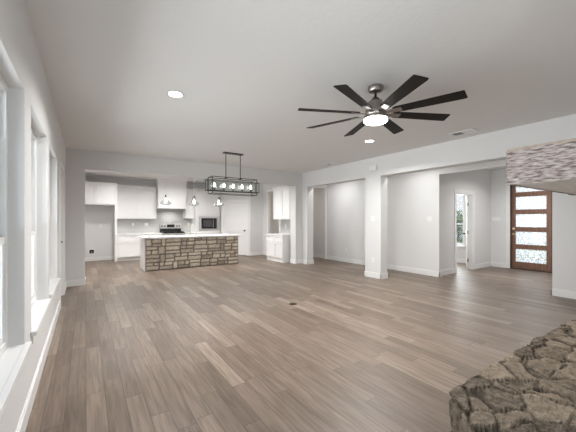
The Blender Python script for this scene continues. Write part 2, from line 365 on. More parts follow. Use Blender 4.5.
# casings of the openings
def casing(name, axis, a, b, head, pos, s, label, w=0.085, t=0.018):
    mb = MB(); p0, p1 = sorted((pos, pos+s*t))
    for (u0, u1, z0, z1) in ((a-w, a, 0, head), (b, b+w, 0, head), (a-w-0.01, b+w+0.01, head, head+w+0.02)):
        if axis == 'x': mb.box(u0, u1, p0, p1, z0, z1)
        else: mb.box(p0, p1, u0, u1, z0, z1)
    struct(name, mb, 'trim', label, 'trim')
casing('trim_1', 'y', 9.39, 10.23, 2.50, 5.94, -1, 'white casing of the doorway beside the bar cabinets', 0.07)
casing('trim_2', 'x', 8.15, 9.07, 2.11, YF, -1, 'white casing of the open study doorway')
casing('trim_7', 'x', 6.2, 7.09, 2.54, 8.15, -1, 'white casing of the dim doorway at the hallway end', 0.07)
mb = MB().box(8.15, 8.165, YF, YF+0.11, 0, 2.11).box(9.055, 9.07, YF, YF+0.11, 0, 2.11).box(8.165, 9.055, YF, YF+0.11, 2.095, 2.11)
struct('trim_3', mb, 'trim', 'white jamb lining inside the study doorway', 'trim')
casing('trim_4', 'y', DFY0, DFY1, DFZ, XF, -1, 'white casing round the wooden entry door', 0.09)

# ------------------------------------------------------------------ windows in the left wall
def window(name, loc, rz, w, label, extra=True):
    # local: x along the width, y into the wall (0 = room face), z up from the sill
    t = thing(name, label, 'window', loc, rz, kind='structure'); h = ZH-ZS; d0, d1 = 0.085, 0.16
    mb = MB().box(0, 0.05, d0, d1, 0.02, h).box(w-0.05, w, d0, d1, 0.02, h).box(0.05, w-0.05, d0, d1, h-0.05, h).box(0.05, w-0.05, d0, d1, 0.02, 0.07)
    mb.build('window_frame', 'vinyl', t)
    zm = 0.76
    mb = MB().box(0.05, 0.09, d0+0.012, d0+0.04, 0.07, zm).box(w-0.09, w-0.05, d0+0.012, d0+0.04, 0.07, zm).box(0.09, w-0.09, d0+0.012, d0+0.04, 0.07, 0.115).box(0.05, w-0.05, d0+0.005, d0+0.045, zm-0.045, zm)
    s = mb.build('lower_sash', 'vinyl', t); box(0.09, w-0.09, d0+0.024, d0+0.030, 0.115, zm-0.045).build('pane', 'glass', s)
    mb = MB().box(0.05, 0.085, d0+0.042, d0+0.068, zm-0.04, h-0.05).box(w-0.085, w-0.05, d0+0.042, d0+0.068, zm-0.04, h-0.05).box(0.085, w-0.085, d0+0.045, d0+0.068, zm-0.04, zm).box(0.085, w-0.085, d0+0.042, d0+0.068, h-0.085, h-0.05)
    s = mb.build('upper_sash', 'vinyl', t); box(0.085, w-0.085, d0+0.052, d0+0.058, zm, h-0.085).build('pane', 'glass', s)
    box(w-0.062, w-0.05, d0-0.003, d0+0.012, 1.40, h-0.05).build('sash_stop', 'vinyl', t)
    box(0.05, 0.062, d0-0.003, d0+0.012, 1.40, h-0.05).build('sash_stop', 'vinyl', t)
    mb = MB().box(0.0, w, 0.0, d0, 0.0, 0.02).box(-0.04, w+0.04, -0.035, 0.0, -0.012, 0.02, 0.006).box(-0.02, w+0.02, -0.014, 0, -0.075, -0.012)
    mb.build('window_sill', 'trim', t)
    return t
# rz = +90 deg: local x -> +Y, local y -> -X
wl_ = ['tall white window nearest the viewer, cut by the left frame edge', 'tall white window in the middle of the left wall',
       'tall white window next to the patio door', 'added unseen tall white window beside the viewer, lets in more light']
for k, (a, b) in enumerate(WIN_Y):
    window('window_%d' % (k+1), (XL, a, ZS), PI/2, b-a, wl_[k])
window('window_5', (XF, SW1, ZS), -PI/2, SW1-SW0, 'study window with greenery outside, seen through the open doorway')
# added unseen window behind the camera, an opening for fill light
t = thing('window_6', 'added unseen window beside the fireplace, lets in fill light', 'window', (RW[1], YS, RW[2]), PI, kind='structure')
w_, h_ = RW[1]-RW[0], RW[3]-RW[2]
MB().box(0, 0.06, 0.08, 0.16, 0, h_).box(w_-0.06, w_, 0.08, 0.16, 0, h_).box(0.06, w_-0.06, 0.08, 0.16, 0, 0.06).box(0.06, w_-0.06, 0.08, 0.16, h_-0.06, h_).build('window_frame', 'vinyl', t)
box(0.06, w_-0.06, 0.11, 0.116, 0.06, h_-0.06).build('pane', 'glass', t)

# ------------------------------------------------------------------ doors
# patio door in the left wall (white, glazed)
t = thing('door_1', 'white glazed patio door at the far end of the left wall', 'door', (XL, DY0, 0), PI/2, kind='structure'); w = DY1-DY0
MB().box(0, 0.035, 0, 0.18, 0, 2.26).box(w-0.035, w, 0, 0.18, 0, 2.26).box(0.035, w-0.035, 0, 0.18, 2.225, 2.26).build('door_jamb', 'trim', t)
MB().box(-0.075, 0.0, -0.018, 0, 0, 2.26).box(w, w+0.075, -0.018, 0, 0, 2.26).box(-0.085, w+0.085, -0.018, 0, 2.26, 2.355).build('door_casing', 'trim', t)
s = MB().box(0.04, 0.15, 0.06, 0.105, 0.02, 2.22).box(w-0.15, w-0.04, 0.06, 0.105, 0.02, 2.22).box(0.15, w-0.15, 0.06, 0.105, 0.02, 0.27).box(0.15, w-0.15, 0.06, 0.105, 2.07, 2.22).build('door_slab', 'trim', t)
box(0.15, w-0.15, 0.08, 0.086, 0.27, 2.07).build('pane', 'glass', s)
MB().cyl((w-0.095, 0.06, 1.0), (w-0.095, 0.01, 1.0), 0.014).cyl((w-0.095, 0.06, 1.0), (w-0.095, 0.052, 1.0), 0.032).tube([(w-0.095, 0.015, 1.0), (w-0.15, 0.01, 1.0), (w-0.215, 0.012, 0.998)], 0.011).build('door_handle', 'black', t)
MB().cyl((w-0.095, 0.06, 1.16), (w-0.095, 0.035, 1.16), 0.03).build('deadbolt', 'black', t)

# wooden entry door with five glass panes (local x runs to -Y, y into the wall)
t = thing('door_2', 'brown wooden entry door with five frosted glass panes', 'door', (XF, DFY1, 0), -PI/2, kind='structure'); w = DFY1-DFY0
MB().box(0, 0.03, 0.0, 0.18, 0, DFZ).box(w-0.03, w, 0.0, 0.18, 0, DFZ).box(0.03, w-0.03, 0.0, 0.18, DFZ-0.03, DFZ).build('door_jamb', 'doorwood_dark', t)
box(0.03, w-0.03, 0.0, 0.18, 0.0, 0.02).build('threshold', 'bronze', t)
pz = [(0.21+0.495*k, 0.575+0.495*k) for k in range(5)]
mb = MB().box(0.035, 0.115, 0.05, 0.10, 0.025, DFZ-0.035).box(w-0.145, w-0.035, 0.05, 0.10, 0.025, DFZ-0.035)
zz = 0.025
for (a, b) in pz: mb.box(0.115, w-0.145, 0.05, 0.10, zz, a); zz = b
mb.box(0.115, w-0.145, 0.05, 0.10, zz, DFZ-0.035)
s = mb.build('door_slab', 'doorwood', t)
for (a, b) in pz: box(0.115, w-0.145, 0.07, 0.08, a, b).build('pane', 'rain', s)
MB().cyl((0.075, 0.05, 1.155), (0.075, 0.02, 1.155), 0.033).build('deadbolt', 'brass', t, True)
MB().cyl((0.075, 0.05, 1.0), (0.075, 0.0, 1.0), 0.013).cyl((0.075, 0.05, 1.0), (0.075, 0.04, 1.0), 0.033).sphere((0.075, -0.012, 1.0), 0.028).build('door_knob', 'brass', t, True)

def panel_slab(w, h, th):
    # two-panel interior door: frame, recessed panels
    mb = MB().box(0, 0.11, 0, th, 0, h).box(w-0.11, w, 0, th, 0, h).box(0.11, w-0.11, 0, th, 0, 0.2).box(0.11, w-0.11, 0, th, h-0.12, h).box(0.11, w-0.11, 0, th, 0.92, 1.06)
    mb.box(0.11, w-0.11, 0.014, th-0.014, 0.2, 0.92).box(0.11, w-0.11, 0.014, th-0.014, 1.06, h-0.12)
    return mb
# study door, swung wide open into the study
t = thing('door_3', 'white study door standing open inside the doorway', 'door', (9.055, YF+0.11, 0), math.radians(27), kind='structure')
panel_slab(0.86, 2.08, 0.035).xform(Matrix.Translation((0, 0, 0.01))).build('door_slab', 'trim', t)
for z in (0.25, 1.05, 1.85): MB().cyl((-0.006, 0.0, z-0.05), (-0.006, 0.0, z+0.05), 0.008, seg=10).box(-0.004, 0.0, 0.0, 0.035, z-0.05, z+0.05).build('hinge', 'nickel', t)
MB().cyl((0.80, -0.05, 0.98), (0.80, 0.085, 0.98), 0.012).sphere((0.80, -0.055, 0.98), 0.027).sphere((0.80, 0.09, 0.98), 0.027).build('door_knob', 'bronze', t, True)

# pantry door in the diagonal wall
t = thing('door_4', 'white panelled pantry door right of the microwave', 'door', (A.x, A.y, 0), ang, kind='structure')
x0, x1 = 0.13, LW-0.16
MB().box(x0-0.085, x0, -0.018, 0, 0, 2.11).box(x1, x1+0.085, -0.018, 0, 0, 2.11).box(x0-0.095, x1+0.095, -0.018, 0, 2.11, 2.21).build('door_casing', 'trim', t)
MB().box(x0, x0+0.012, 0, 0.11, 0, 2.11).box(x1-0.012, x1, 0, 0.11, 0, 2.11).box(x0+0.012, x1-0.012, 0, 0.11, 2.098, 2.11).build('door_jamb', 'trim', t)
panel_slab(x1-x0-0.03, 2.08, 0.036).xform(Matrix.Translation((x0+0.015, 0.012, 0.012))).build('door_slab', 'trim', t)
MB().cyl((x1-0.085, 0.012, 0.98), (x1-0.085, -0.045, 0.98), 0.012).cyl((x1-0.085, 0.012, 0.98), (x1-0.085, 0.004, 0.98), 0.03).sphere((x1-0.085, -0.05, 0.98), 0.029).build('door_knob', 'bronze', t, True)

# ------------------------------------------------------------------ kitchen cabinets
def shaker(w, h, fr=0.06, th=0.026):
    mb = MB().box(0, fr, -th, 0, 0, h, 0.0015).box(w-fr, w, -th, 0, 0, h, 0.0015).box(fr, w-fr, -th, 0, 0, fr).box(fr, w-fr, -th, 0, h-fr, h)
    mb.box(fr+0.012, w-fr-0.012, -th+0.018, 0, fr+0.012, h-fr-0.012).box(fr, w-fr, -0.003, 0, fr, h-fr); return mb
def fronts(parent, cells, name='door', fr=0.06):
    for (a, b, z0, z1) in cells:
        shaker(b-a-0.014, z1-z0-0.014, fr).xform(Matrix.Translation((a+0.007, 0, z0+0.007))).build(name, 'cabinet', parent)
def cabinet(name, label, loc, rz, w, d, z0, z1, doors, drawers=(), toe=0.0, crown=0.0):
    t = thing(name, label, 'cabinet', loc, rz)
    mb = MB().box(0, w, 0, d, z0+toe, z1)
    if toe: mb.box(0.0, w, 0.06, d, z0, z0+toe)
    mb.build('body', 'cabinet', t)
    fronts(t, doors); fronts(t, drawers, 'drawer', 0.035)
    if crown: MB().box(-0.0, w, -0.045, d, z1, z1+crown*0.5).box(0.0, w, -0.06, d, z1+crown*0.5, z1+crown).build('crown_moulding', 'cabinet', t)
    return t
YW = 12.25; YK = 12.22
t = cabinet('refrigerator_cabinet', 'white cabinet bridging the empty refrigerator space', (XL+0.025, 11.52, 0), 0, 1.185, YK-11.52, 1.9, 2.56, [(0, 0.5925, 1.93, 2.55), (0.5925, 1.185, 1.93, 2.55)], crown=0.07)
box(1.125, 1.185, 0.0, YK-11.52, 0, 1.9).build('side_panel', 'cabinet', t)
cabinet('wall_cabinet', 'white two-door wall cabinet left of the hood', (0.87, 11.92, 0), 0, 1.29, YK-11.92, 1.44, 2.56, [(0, 0.645, 1.45, 2.55), (0.645, 1.29, 1.45, 2.55)], crown=0.06)
cabinet('wall_cabinet', 'narrow white wall cabinet right of the hood', (3.20, 11.92, 0), 0, 0.34, YK-11.92, 1.46, 2.56, [(0, 0.34, 1.47, 2.55)], crown=0.06)
cabinet('base_cabinet', 'white base cabinet left of the range', (0.87, 11.65, 0), 0, 1.45, YK-11.65, 0, 0.88,
        [(0.03, 0.745, 0.12, 0.66), (0.745, 1.44, 0.12, 0.66)], [(0.03, 0.745, 0.67, 0.87), (0.745, 1.44, 0.67, 0.87)], toe=0.1)
cabinet('base_cabinet', 'narrow white base cabinet right of the range', (3.12, 11.65, 0), 0, 0.41, YK-11.65, 0, 0.88, [(0, 0.41, 0.12, 0.66)], [(0, 0.41, 0.67, 0.87)], toe=0.1)
for (a, b, lb) in ((0.87, 2.32, 'white countertop left of the range'), (3.12, 3.53, 'short white countertop right of the range')):
    tag(box(a, b, 11.61, YW, 0.88, 0.92, 0.004).build('countertop', 'quartz'), lb, 'countertop')
t = cabinet('microwave_cabinet', 'tall white cabinet with a microwave opening beside the pantry', (3.54, 11.65, 0), 0, 0.95, YK-11.65, 0, 0.985,
            [(0, 0.475, 0.12, 0.9), (0.475, 0.95, 0.12, 0.9)], toe=0.1)
MB().box(0, 0.125, 0, 0.57, 0.985, 1.545).box(0.915, 0.95, 0, 0.57, 0.985, 1.545).box(0.125, 0.915, 0.54, 0.57, 0.985, 1.545).box(0, 0.95, 0, 0.57, 1.545, 2.56).build('upper_body', 'cabinet', t)
fronts(t, [(0.0, 0.475, 1.6, 2.55), (0.475, 0.95, 1.6, 2.55)])
MB().box(0, 0.95, -0.045, 0.57, 2.56, 2.59).box(0, 0.95, -0.06, 0.57, 2.59, 2.62).build('crown_moulding', 'cabinet', t)
# microwave
t = thing('microwave', 'stainless built-in microwave in the tall white cabinet', 'microwave', (3.672, 11.65, 0.99), 0)
W_, H_ = 0.775, 0.55
box(0.02, W_-0.02, 0.0, 0.5, 0.0, H_-0.03).build('body', 'black', t)
MB().box(0, W_, -0.02, 0.0, 0, 0.07).box(0, W_, -0.02, 0, H_-0.07, H_).box(0, 0.075, -0.02, 0, 0.07, H_-0.07).box(W_-0.075, W_, -0.02, 0, 0.07, H_-0.07).build('trim_frame', 'steel', t)
MB().box(0.075, W_-0.21, -0.03, 0, 0.07, H_-0.07).build('door', 'blackglass', t)
box(0.15, W_-0.28, -0.032, -0.03, 0.14, H_-0.14).build('window', mat('microwave_window', (0.06, 0.06, 0.062), 0.15), t)
box(W_-0.21, W_-0.075, -0.028, 0, 0.07, H_-0.07).build('control_panel', 'blackglass', t)
MB().cyl((W_-0.235, -0.055, 0.12), (W_-0.235, -0.055, H_-0.12), 0.009).cyl((W_-0.235, -0.03, 0.13), (W_-0.235, -0.055, 0.13), 0.006).cyl((W_-0.235, -0.03, H_-0.13), (W_-0.235, -0.055, H_-0.13), 0.006).build('handle', 'steel', t)
# hood
t = thing('range_hood', 'tall white box hood above the range', 'range hood', (2.18, 11.66, 0), 0)
box(0.0, 0.99, 0.0, 0.59, 2.12, C).build('chimney', 'cabinet', t)
MB().box(-0.012, 0.97, -0.025, 0.59, 1.84, 2.12, 0.003).box(-0.02, 0.98, -0.035, 0.59, 2.10, 2.135).box(-0.02, 0.98, -0.035, 0.59, 1.83, 1.86).build('hood_band', 'cabinet', t)
MB().box(-0.004, 0.994, -0.008, 0.59, 2.50, 2.515).build('trim_strip', 'cabinet', t)
def fillet(xc, sgn, r=0.11, d=0.59):
    mb = MB(); pts = [(xc, C)]
    for k in range(9):
        a = k/8*PI/2; pts.append((xc+sgn*(r-r*math.sin(a)), C-(r-r*math.cos(a))))
    a_ = [mb.bm.verts.new((x, 0.0, z)) for x, z in pts]; b_ = [mb.bm.verts.new((x, d, z)) for x, z in pts]
    mb.bm.faces.new(a_); mb.bm.faces.new(b_)
    for k in range(len(pts)): mb.bm.faces.new((a_[k], a_[(k+1) % len(pts)], b_[(k+1) % len(pts)], b_[k]))
    return mb
fillet(0.0, -1).build('rounded_corner', 'cabinet', t); fillet(0.99, 1).build('rounded_corner', 'cabinet', t)
box(0.08, 0.89, 0.05, 0.5, 1.825, 1.84).build('vent_grille', 'steel', t)
# range
t = thing('range', 'stainless range with black cooktop under the hood', 'range', (2.335, 11.6, 0), 0)
MB().box(0, 0.775, 0.03, 0.64, 0.03, 0.91).build('body', 'steel', t)
for x in (0.05, 0.72): box(x-0.02, x+0.02, 0.06, 0.6, 0, 0.03).build('foot', 'black', t)
box(0.01, 0.765, 0.0, 0.03, 0.25, 0.78, 0.004).build('oven_door', 'blackglass', t)
MB().cyl((0.06, -0.045, 0.74), (0.715, -0.045, 0.74), 0.011).cyl((0.09, 0, 0.74), (0.09, -0.045, 0.74), 0.008).cyl((0.685, 0, 0.74), (0.685, -0.045, 0.74), 0.008).build('oven_handle', 'steel', t)
box(0.01, 0.765, 0.0, 0.03, 0.06, 0.24, 0.004).build('drawer', 'steel', t)
box(-0.002, 0.777, 0.0, 0.60, 0.91, 0.935, 0.004).build('cooktop', 'blackglass', t)
gr = MB()
for x in (0.03, 0.27, 0.51):
    gr.box(x, x+0.235, 0.06, 0.075, 0.955, 0.97).box(x, x+0.235, 0.53, 0.545, 0.955, 0.97).box(x, x+0.015, 0.06, 0.545, 0.935, 0.97).box(x+0.22, x+0.235, 0.06, 0.545, 0.935, 0.97).box(x+0.11, x+0.125, 0.06, 0.545, 0.955, 0.97).box(x, x+0.235, 0.295, 0.31, 0.955, 0.97)
gr.build('burner_grate', 'black', t)
s = MB().box(0.0, 0.775, 0.58, 0.645, 0.935, 1.07).build('back_riser', 'blackglass', t)
s = MB().box(0.0, 0.775, 0.57, 0.645, 1.07, 1.265, 0.006).build('control_panel', 'steel', t)
box(0.25, 0.525, 0.566, 0.572, 1.12, 1.225).build('display', 'blackglass', s)
for x in (0.07, 0.165, 0.61, 0.705): MB().cyl((x, 0.57, 1.165), (x, 0.545, 1.165), 0.028, 0.024).build('knob', 'black', s)
# backsplash
MBs = MB().box(0.87, 2.18, YW-0.012, YW, 0.92, 1.44).box(2.18, 3.17, YW-0.012, YW, 0.92, 1.9).box(3.17, 3.54, YW-0.012, YW, 0.92, 1.46)
struct('trim_5', MBs, 'tile', 'grey tile backsplash behind the range', 'backsplash')
struct('trim_6', box(5.928, 5.94, 8.1, 9.30, 0.92, 1.44), 'tile', 'grey tile backsplash behind the bar counter', 'backsplash')

# bar cabinets on the right of the kitchen, facing -X (local x runs towards -Y)
cabinet('base_cabinet', 'white bar base cabinet with drawers near the room corner', (5.32, 9.25, 0), -PI/2, 1.07, 0.585, 0, 0.88,
        [(0, 0.535, 0.12, 0.66), (0.535, 1.07, 0.12, 0.66)], [(0, 0.535, 0.67, 0.87), (0.535, 1.07, 0.67, 0.87)])
tag(box(5.28, 5.94, 8.15, 9.27, 0.88, 0.92, 0.004).build('countertop', 'quartz'), 'white bar countertop near the room corner', 'countertop')
cabinet('wall_cabinet', 'white wall cabinet hung above the bar counter', (5.58, 9.20, 0), -PI/2, 1.05, 0.33, 1.42, 2.49, [(0, 0.525, 1.43, 2.48), (0.525, 1.05, 1.43, 2.48)], crown=0.07)

# ------------------------------------------------------------------ island
def set_attr(me, name, vals):
    a = me.attributes.new(name, 'FLOAT', 'POINT'); a.data.foreach_set('value', np.asarray(vals, dtype=np.float32))
def ashlar(width, height, seed, depth=0.05):
    rnd = random.Random(seed); bm = bmesh.new(); tone = []; mort = []
    def stone(x0, x1, z0, z1):
        nx, nz = max(4, int((x1-x0)/0.03)), max(4, int((z1-z0)/0.03)); g = 0.009; tn = rnd.random(); bulge = rnd.uniform(0.012, 0.032); tx, tz = rnd.uniform(-.012, .012), rnd.uniform(-.012, .012)
        x0 += g*rnd.uniform(.5, 1.4); x1 -= g*rnd.uniform(.5, 1.4); z0 += g*rnd.uniform(.5, 1.4); z1 -= g*rnd.uniform(.5, 1.4)
        grid = []
        for j in range(nz+1):
            rw = []
            for i in range(nx+1):
                u, v = i/nx, j/nz; x, z = x0+(x1-x0)*u, z0+(z1-z0)*v
                e = min(u*(x1-x0), (1-u)*(x1-x0), v*(z1-z0), (1-v)*(z1-z0))
                n3 = noise.noise(Vector((x*9, z*9, seed+tn*9)))
                edge = (i in (0, nx)) or (j in (0, nz))
                y = -(0.0 if edge else bulge*min(1, e/0.025)**.6 + n3*0.009 + tx*(u-.5) + tz*(v-.5))
                jx = noise.noise(Vector((x*14, z*14, seed)))*0.007; jz = noise.noise(Vector((x*14+40, z*14, seed)))*0.007
                rw.append(bm.verts.new((min(max(x+jx, 0), width), y, min(max(z+jz, 0), height)))); tone.append(tn); mort.append(0.55 if edge else 0)
            grid.append(rw)
        for j in range(nz):
            for i in range(nx): bm.faces.new((grid[j][i], grid[j][i+1], grid[j+1][i+1], grid[j+1][i]))
    nc = 4; ch = height/nc
    for c in range(nc):
        x = 0.0; z0 = c*ch
        while x < width-0.001:
            if rnd.random() < 0.3:
                w = rnd.uniform(0.10, 0.19); kind = 1
            else: w = rnd.uniform(0.24, 0.44); kind = 2
            if width-x-w < 0.1: w = width-x
            if kind == 1: stone(x, x+w, z0, z0+ch)
            else:
                f = rnd.uniform(0.38, 0.62); zs = z0+ch*f
                for (a, b) in ((z0, zs), (zs, z0+ch)):
                    if w > 0.3 and rnd.random() < 0.35:
                        k = rnd.uniform(0.35, 0.65)*w; stone(x, x+k, a, b); stone(x+k, x+w, a, b)
                    else: stone(x, x+w, a, b)
            x += w
    n0 = len(tone)
    r = bmesh.ops.create_cube(bm, size=1.0)
    for v in r['verts']: v.co = Vector((width/2+v.co.x*width, depth/2+v.co.y*depth-0.002, height/2+v.co.z*height)); tone.append(0.3); mort.append(1)
    me = bpy.data.meshes.new('stone_front'); bm.to_mesh(me); bm.free()
    set_attr(me, 'tone', tone); set_attr(me, 'mortar', mort)
    me.materials.append(M['island_stone']); return me
IX0, IX1, IY0, IY1 = 1.325, 4.09, 8.97, 9.72
t = thing('kitchen_island', 'kitchen island clad in tan chopped stone', 'kitchen island', (IX0, IY0, 0), 0)
so = bpy.data.objects.new('stone_front', ashlar(IX1-IX0-0.02, 0.88, 11)); COL.objects.link(so); so.parent = t; so.location = (0.02, 0, 0); so['label'] = 'tan stone facing'
box(0.02, IX1-IX0, 0.05, IY1-IY0, 0, 0.88).build('body', 'cabinet', t)
MB().box(0, 0.02, 0.0, IY1-IY0, 0, 0.88).box(-0.008, 0, 0.0, 0.07, 0, 0.88).box(-0.008, 0, IY1-IY0-0.07, IY1-IY0, 0, 0.88).box(-0.008, 0, 0.07, IY1-IY0-0.07, 0.8, 0.88).box(-0.008, 0, 0.07, IY1-IY0-0.07, 0, 0.13).build('end_panel', 'cabinet', t)
tag(box(1.27, 4.15, 8.86, 9.80, 0.88, 0.925, 0.005).build('countertop', 'quartz'), 'long white countertop on the stone island', 'countertop')
# faucet on the island
t = thing('faucet', 'chrome gooseneck faucet on the island countertop', 'faucet', (2.78, 9.64, 0.925), 0)
pts = [(0, 0, 0.02), (0, 0, 0.28)] + [(0, -0.075+0.075*math.cos(a), 0.28+0.075*math.sin(a)) for a in [PI*k/8 for k in range(1, 9)]] + [(0, -0.15, 0.22)]
MB().tube([(p[0], p[1], p[2]) for p in pts], 0.012).build('spout', 'steel', t, True)
MB().cyl((0, 0, 0), (0, 0, 0.03), 0.026, 0.022).build('base', 'steel', t)
MB().tube([(0.015, 0, 0.07), (0.05, 0, 0.08), (0.09, 0, 0.1)], 0.006).build('lever', 'steel', t)

# ------------------------------------------------------------------ hearth, chimney and mantel
def worley_box(x0, x1, y0, y1, z1, res, seed, seeds_sp, amp, faces):
    """rough stone block: grids on the chosen faces, displaced outwards by a 3D cell pattern"""
    rnd = np.random.RandomState(seed); bm = bmesh.new(); z0 = 0.0
    nx, ny, nz = max(2, int((x1-x0)/res)), max(2, int((y1-y0)/res)), max(2, int((z1-z0)/res))
    vd = {}
    def V(i, j, k):
        if (i, j, k) not in vd: 
            yy = y0+(y1-y0)*j/ny; fl = min(0.5, y1-yy)
            vd[(i, j, k)] = bm.verts.new((x0-fl+(x1-x0+2*fl)*i/nx, yy, z0+(z1-z0)*k/nz))
        return vd[(i, j, k)]
    for i in range(nx):
        for j in range(ny):
            bm.faces.new((V(i, j, nz), V(i+1, j, nz), V(i+1, j+1, nz), V(i, j+1, nz)))
    for j in range(ny):
        for k in range(nz):
            bm.faces.new((V(0, j, k), V(0, j, k+1), V(0, j+1, k+1), V(0, j+1, k))); bm.faces.new((V(nx, j, k), V(nx, j+1, k), V(nx, j+1, k+1), V(nx, j, k+1)))
    for i in range(nx):
        for k in range(nz):
            bm.faces.new((V(i, ny, k), V(i, ny, k+1), V(i+1, ny, k+1), V(i+1, ny, k))); bm.faces.new((V(i, 0, k), V(i+1, 0, k), V(i+1, 0, k+1), V(i, 0, k+1)))
    bm.verts.index_update(); keys = list(vd.keys()); P = np.array([tuple(vd[q].co) for q in keys])
    sp = np.array(seeds_sp)
    cnt = np.ceil(np.array([(x1-x0), (y1-y0), z1]) / sp).astype(int) + 1
    S = []
    for a in range(-3, cnt[0]+3):
        for b in range(-1, cnt[1]+1):
            for c in range(-1, cnt[2]+1):
                S.append([x0+(a+0.5*(b % 2)+rnd.uniform(.15, .85))*sp[0], y0+(b+rnd.uniform(.2, .8))*sp[1], (c+rnd.uniform(.3, .7))*sp[2]])
    S = np.array(S)
    warp = np.array([[noise.noise(Vector(p)*6+Vector((q, 0, 0)))*0.05 for q in (0, 31, 67)] for p in P])
    Q = (P+warp)/sp; Sn = S/sp; o = np.zeros((len(P), 2), int); f1 = np.zeros(len(P)); f2 = np.zeros(len(P))
    for a in range(0, len(P), 4000):
        D = np.sqrt(((Q[a:a+4000, None, :]-Sn[None])**2).sum(2)); oo = np.argpartition(D, 1, axis=1)[:, :2]; dd = np.take_along_axis(D, oo, 1)
        sw = dd[:, 0] > dd[:, 1]; oo[sw] = oo[sw][:, ::-1]; dd = np.sort(dd, 1)
        o[a:a+4000] = oo; f1[a:a+4000] = dd[:, 0]; f2[a:a+4000] = dd[:, 1]
    edge = np.clip((f2-f1)/0.16, 0, 1)
    cell = o[:, 0]; tn = rnd.rand(len(S)); hh = rnd.uniform(-1, 1, len(S)); tl = rnd.uniform(-1, 1, (len(S), 2))
    rough = np.array([noise.fractal(Vector(p)*9, 0.8, 2.1, 6)+0.8*abs(noise.noise(Vector(p)*23)) for p in P])
    rel = (P-S[cell])
    disp = amp*(0.7*hh[cell] + 1.3*(np.clip(edge*1.8, 0, 1)**0.6-1) + 0.75*rough - 0.3 + 3.0*(rel[:, 0]*tl[cell, 0]+rel[:, 1]*tl[cell, 1]))
    for q, dsp, p in zip(keys, disp, P):
        n = Vector((-1 if q[0] == 0 else (1 if q[0] == nx else 0), 1 if (q[1] == ny or q[0] in (0, nx)) else 0, 1 if q[2] == nz else 0))
        if q[1] == 0: n = Vector((n.x, 0, n.z))
        if n.length: n.normalize()
        v = vd[q]; v.co += n*float(dsp)
        if q[2] == 0: v.co.z = 0
    me = bpy.data.meshes.new('hearth'); bmesh.ops.recalc_face_normals(bm, faces=bm.faces[:])
    order = {v: idx for idx, v in enumerate(bm.verts)}
    T = np.zeros(len(keys)); Mo = np.zeros(len(keys))
    for idx, q in enumerate(keys):
        T[order[vd[q]]] = tn[cell[idx]]; Mo[order[vd[q]]] = 0.9*(1-np.clip(edge[idx]*2.2, 0, 1))
    bm.to_mesh(me); bm.free(); set_attr(me, 'tone', T); set_attr(me, 'mortar', Mo)
    me.materials.append(M['hearth_stone']); return me
ho = bpy.data.objects.new('hearth', worley_box(1.655, 3.87, YS+0.02, 0.88, 0.456, 0.0115, 5, (0.25, 0.17, 0.22), 0.016, None)); COL.objects.link(ho)
tag(ho, 'raised hearth of rough brown flagstone in the foreground', 'hearth')
struct('chimney_wall', box(2.2, 3.6, YS, 0.28, 0.50, C), 'wall', 'chimney breast above the raised hearth', 'wall')
# mantel: rough chiselled end and front, smooth wooden top and underside
t = thing('fireplace_mantel', 'thick mantel beam with chiselled grey face, cut by the right edge', 'mantel', (2.13, 0.28, 1.615), 0)
LX, LY, LZ = 1.62, 0.50, 0.205
bm = bmesh.new(); nz = 26; ny = 56; nxm = 120
ring = [(0, LY*j/ny) for j in range(ny+1)] + [(LX*i/nxm, LY) for i in range(1, nxm+1)] + [(LX, LY*(1-j/ny)) for j in range(1, ny+1)]
vs = []
for k in range(nz+1):
    rw = []
    for (x, y) in ring:
        z = LZ*k/nz; p = Vector((x*10, y*10, z*48))
        n_ = Vector((-1 if x == 0 else (1 if x == LX else 0), 1 if y == LY else 0, 0)).normalized() if (x in (0, LX) or y == LY) else Vector((0, 0, 0))
        d_ = noise.ridged_multi_fractal(p*0.55, 1.0, 2.0, 4, 0.9, 2.0)*0.010 - 0.014 + noise.noise(p*1.6)*0.005
        if y == 0: d_ *= 0.3
        zz_ = z + (noise.noise(Vector((x*7, y*7, 3.3 if k else 9.1)))*0.006 if k in (0, nz) else 0)
        rw.append(bm.verts.new(Vector((x, y, zz_)) + n_*d_))
    vs.append(rw)
for k in range(nz):
    for i in range(len(ring)-1): bm.faces.new((vs[k][i], vs[k][i+1], vs[k+1][i+1], vs[k+1][i]))
bmesh.ops.recalc_face_normals(bm, faces=bm.faces[:])
me = bpy.data.meshes.new('beam_face'); bm.to_mesh(me); bm.free(); me.materials.append(M['mantel_face'])
fo = bpy.data.objects.new('beam_face', me); COL.objects.link(fo); fo.parent = t
box(0.012, LX-0.012, 0, LY-0.012, 0.006, LZ-0.004).build('beam_core', 'mantel_underside', t)
box(0.004, LX-0.004, 0, LY-0.004, LZ-0.004, LZ+0.012, 0.004).build('top_board', 'mantel_wood', t)['label'] = 'smooth brown wood top board'

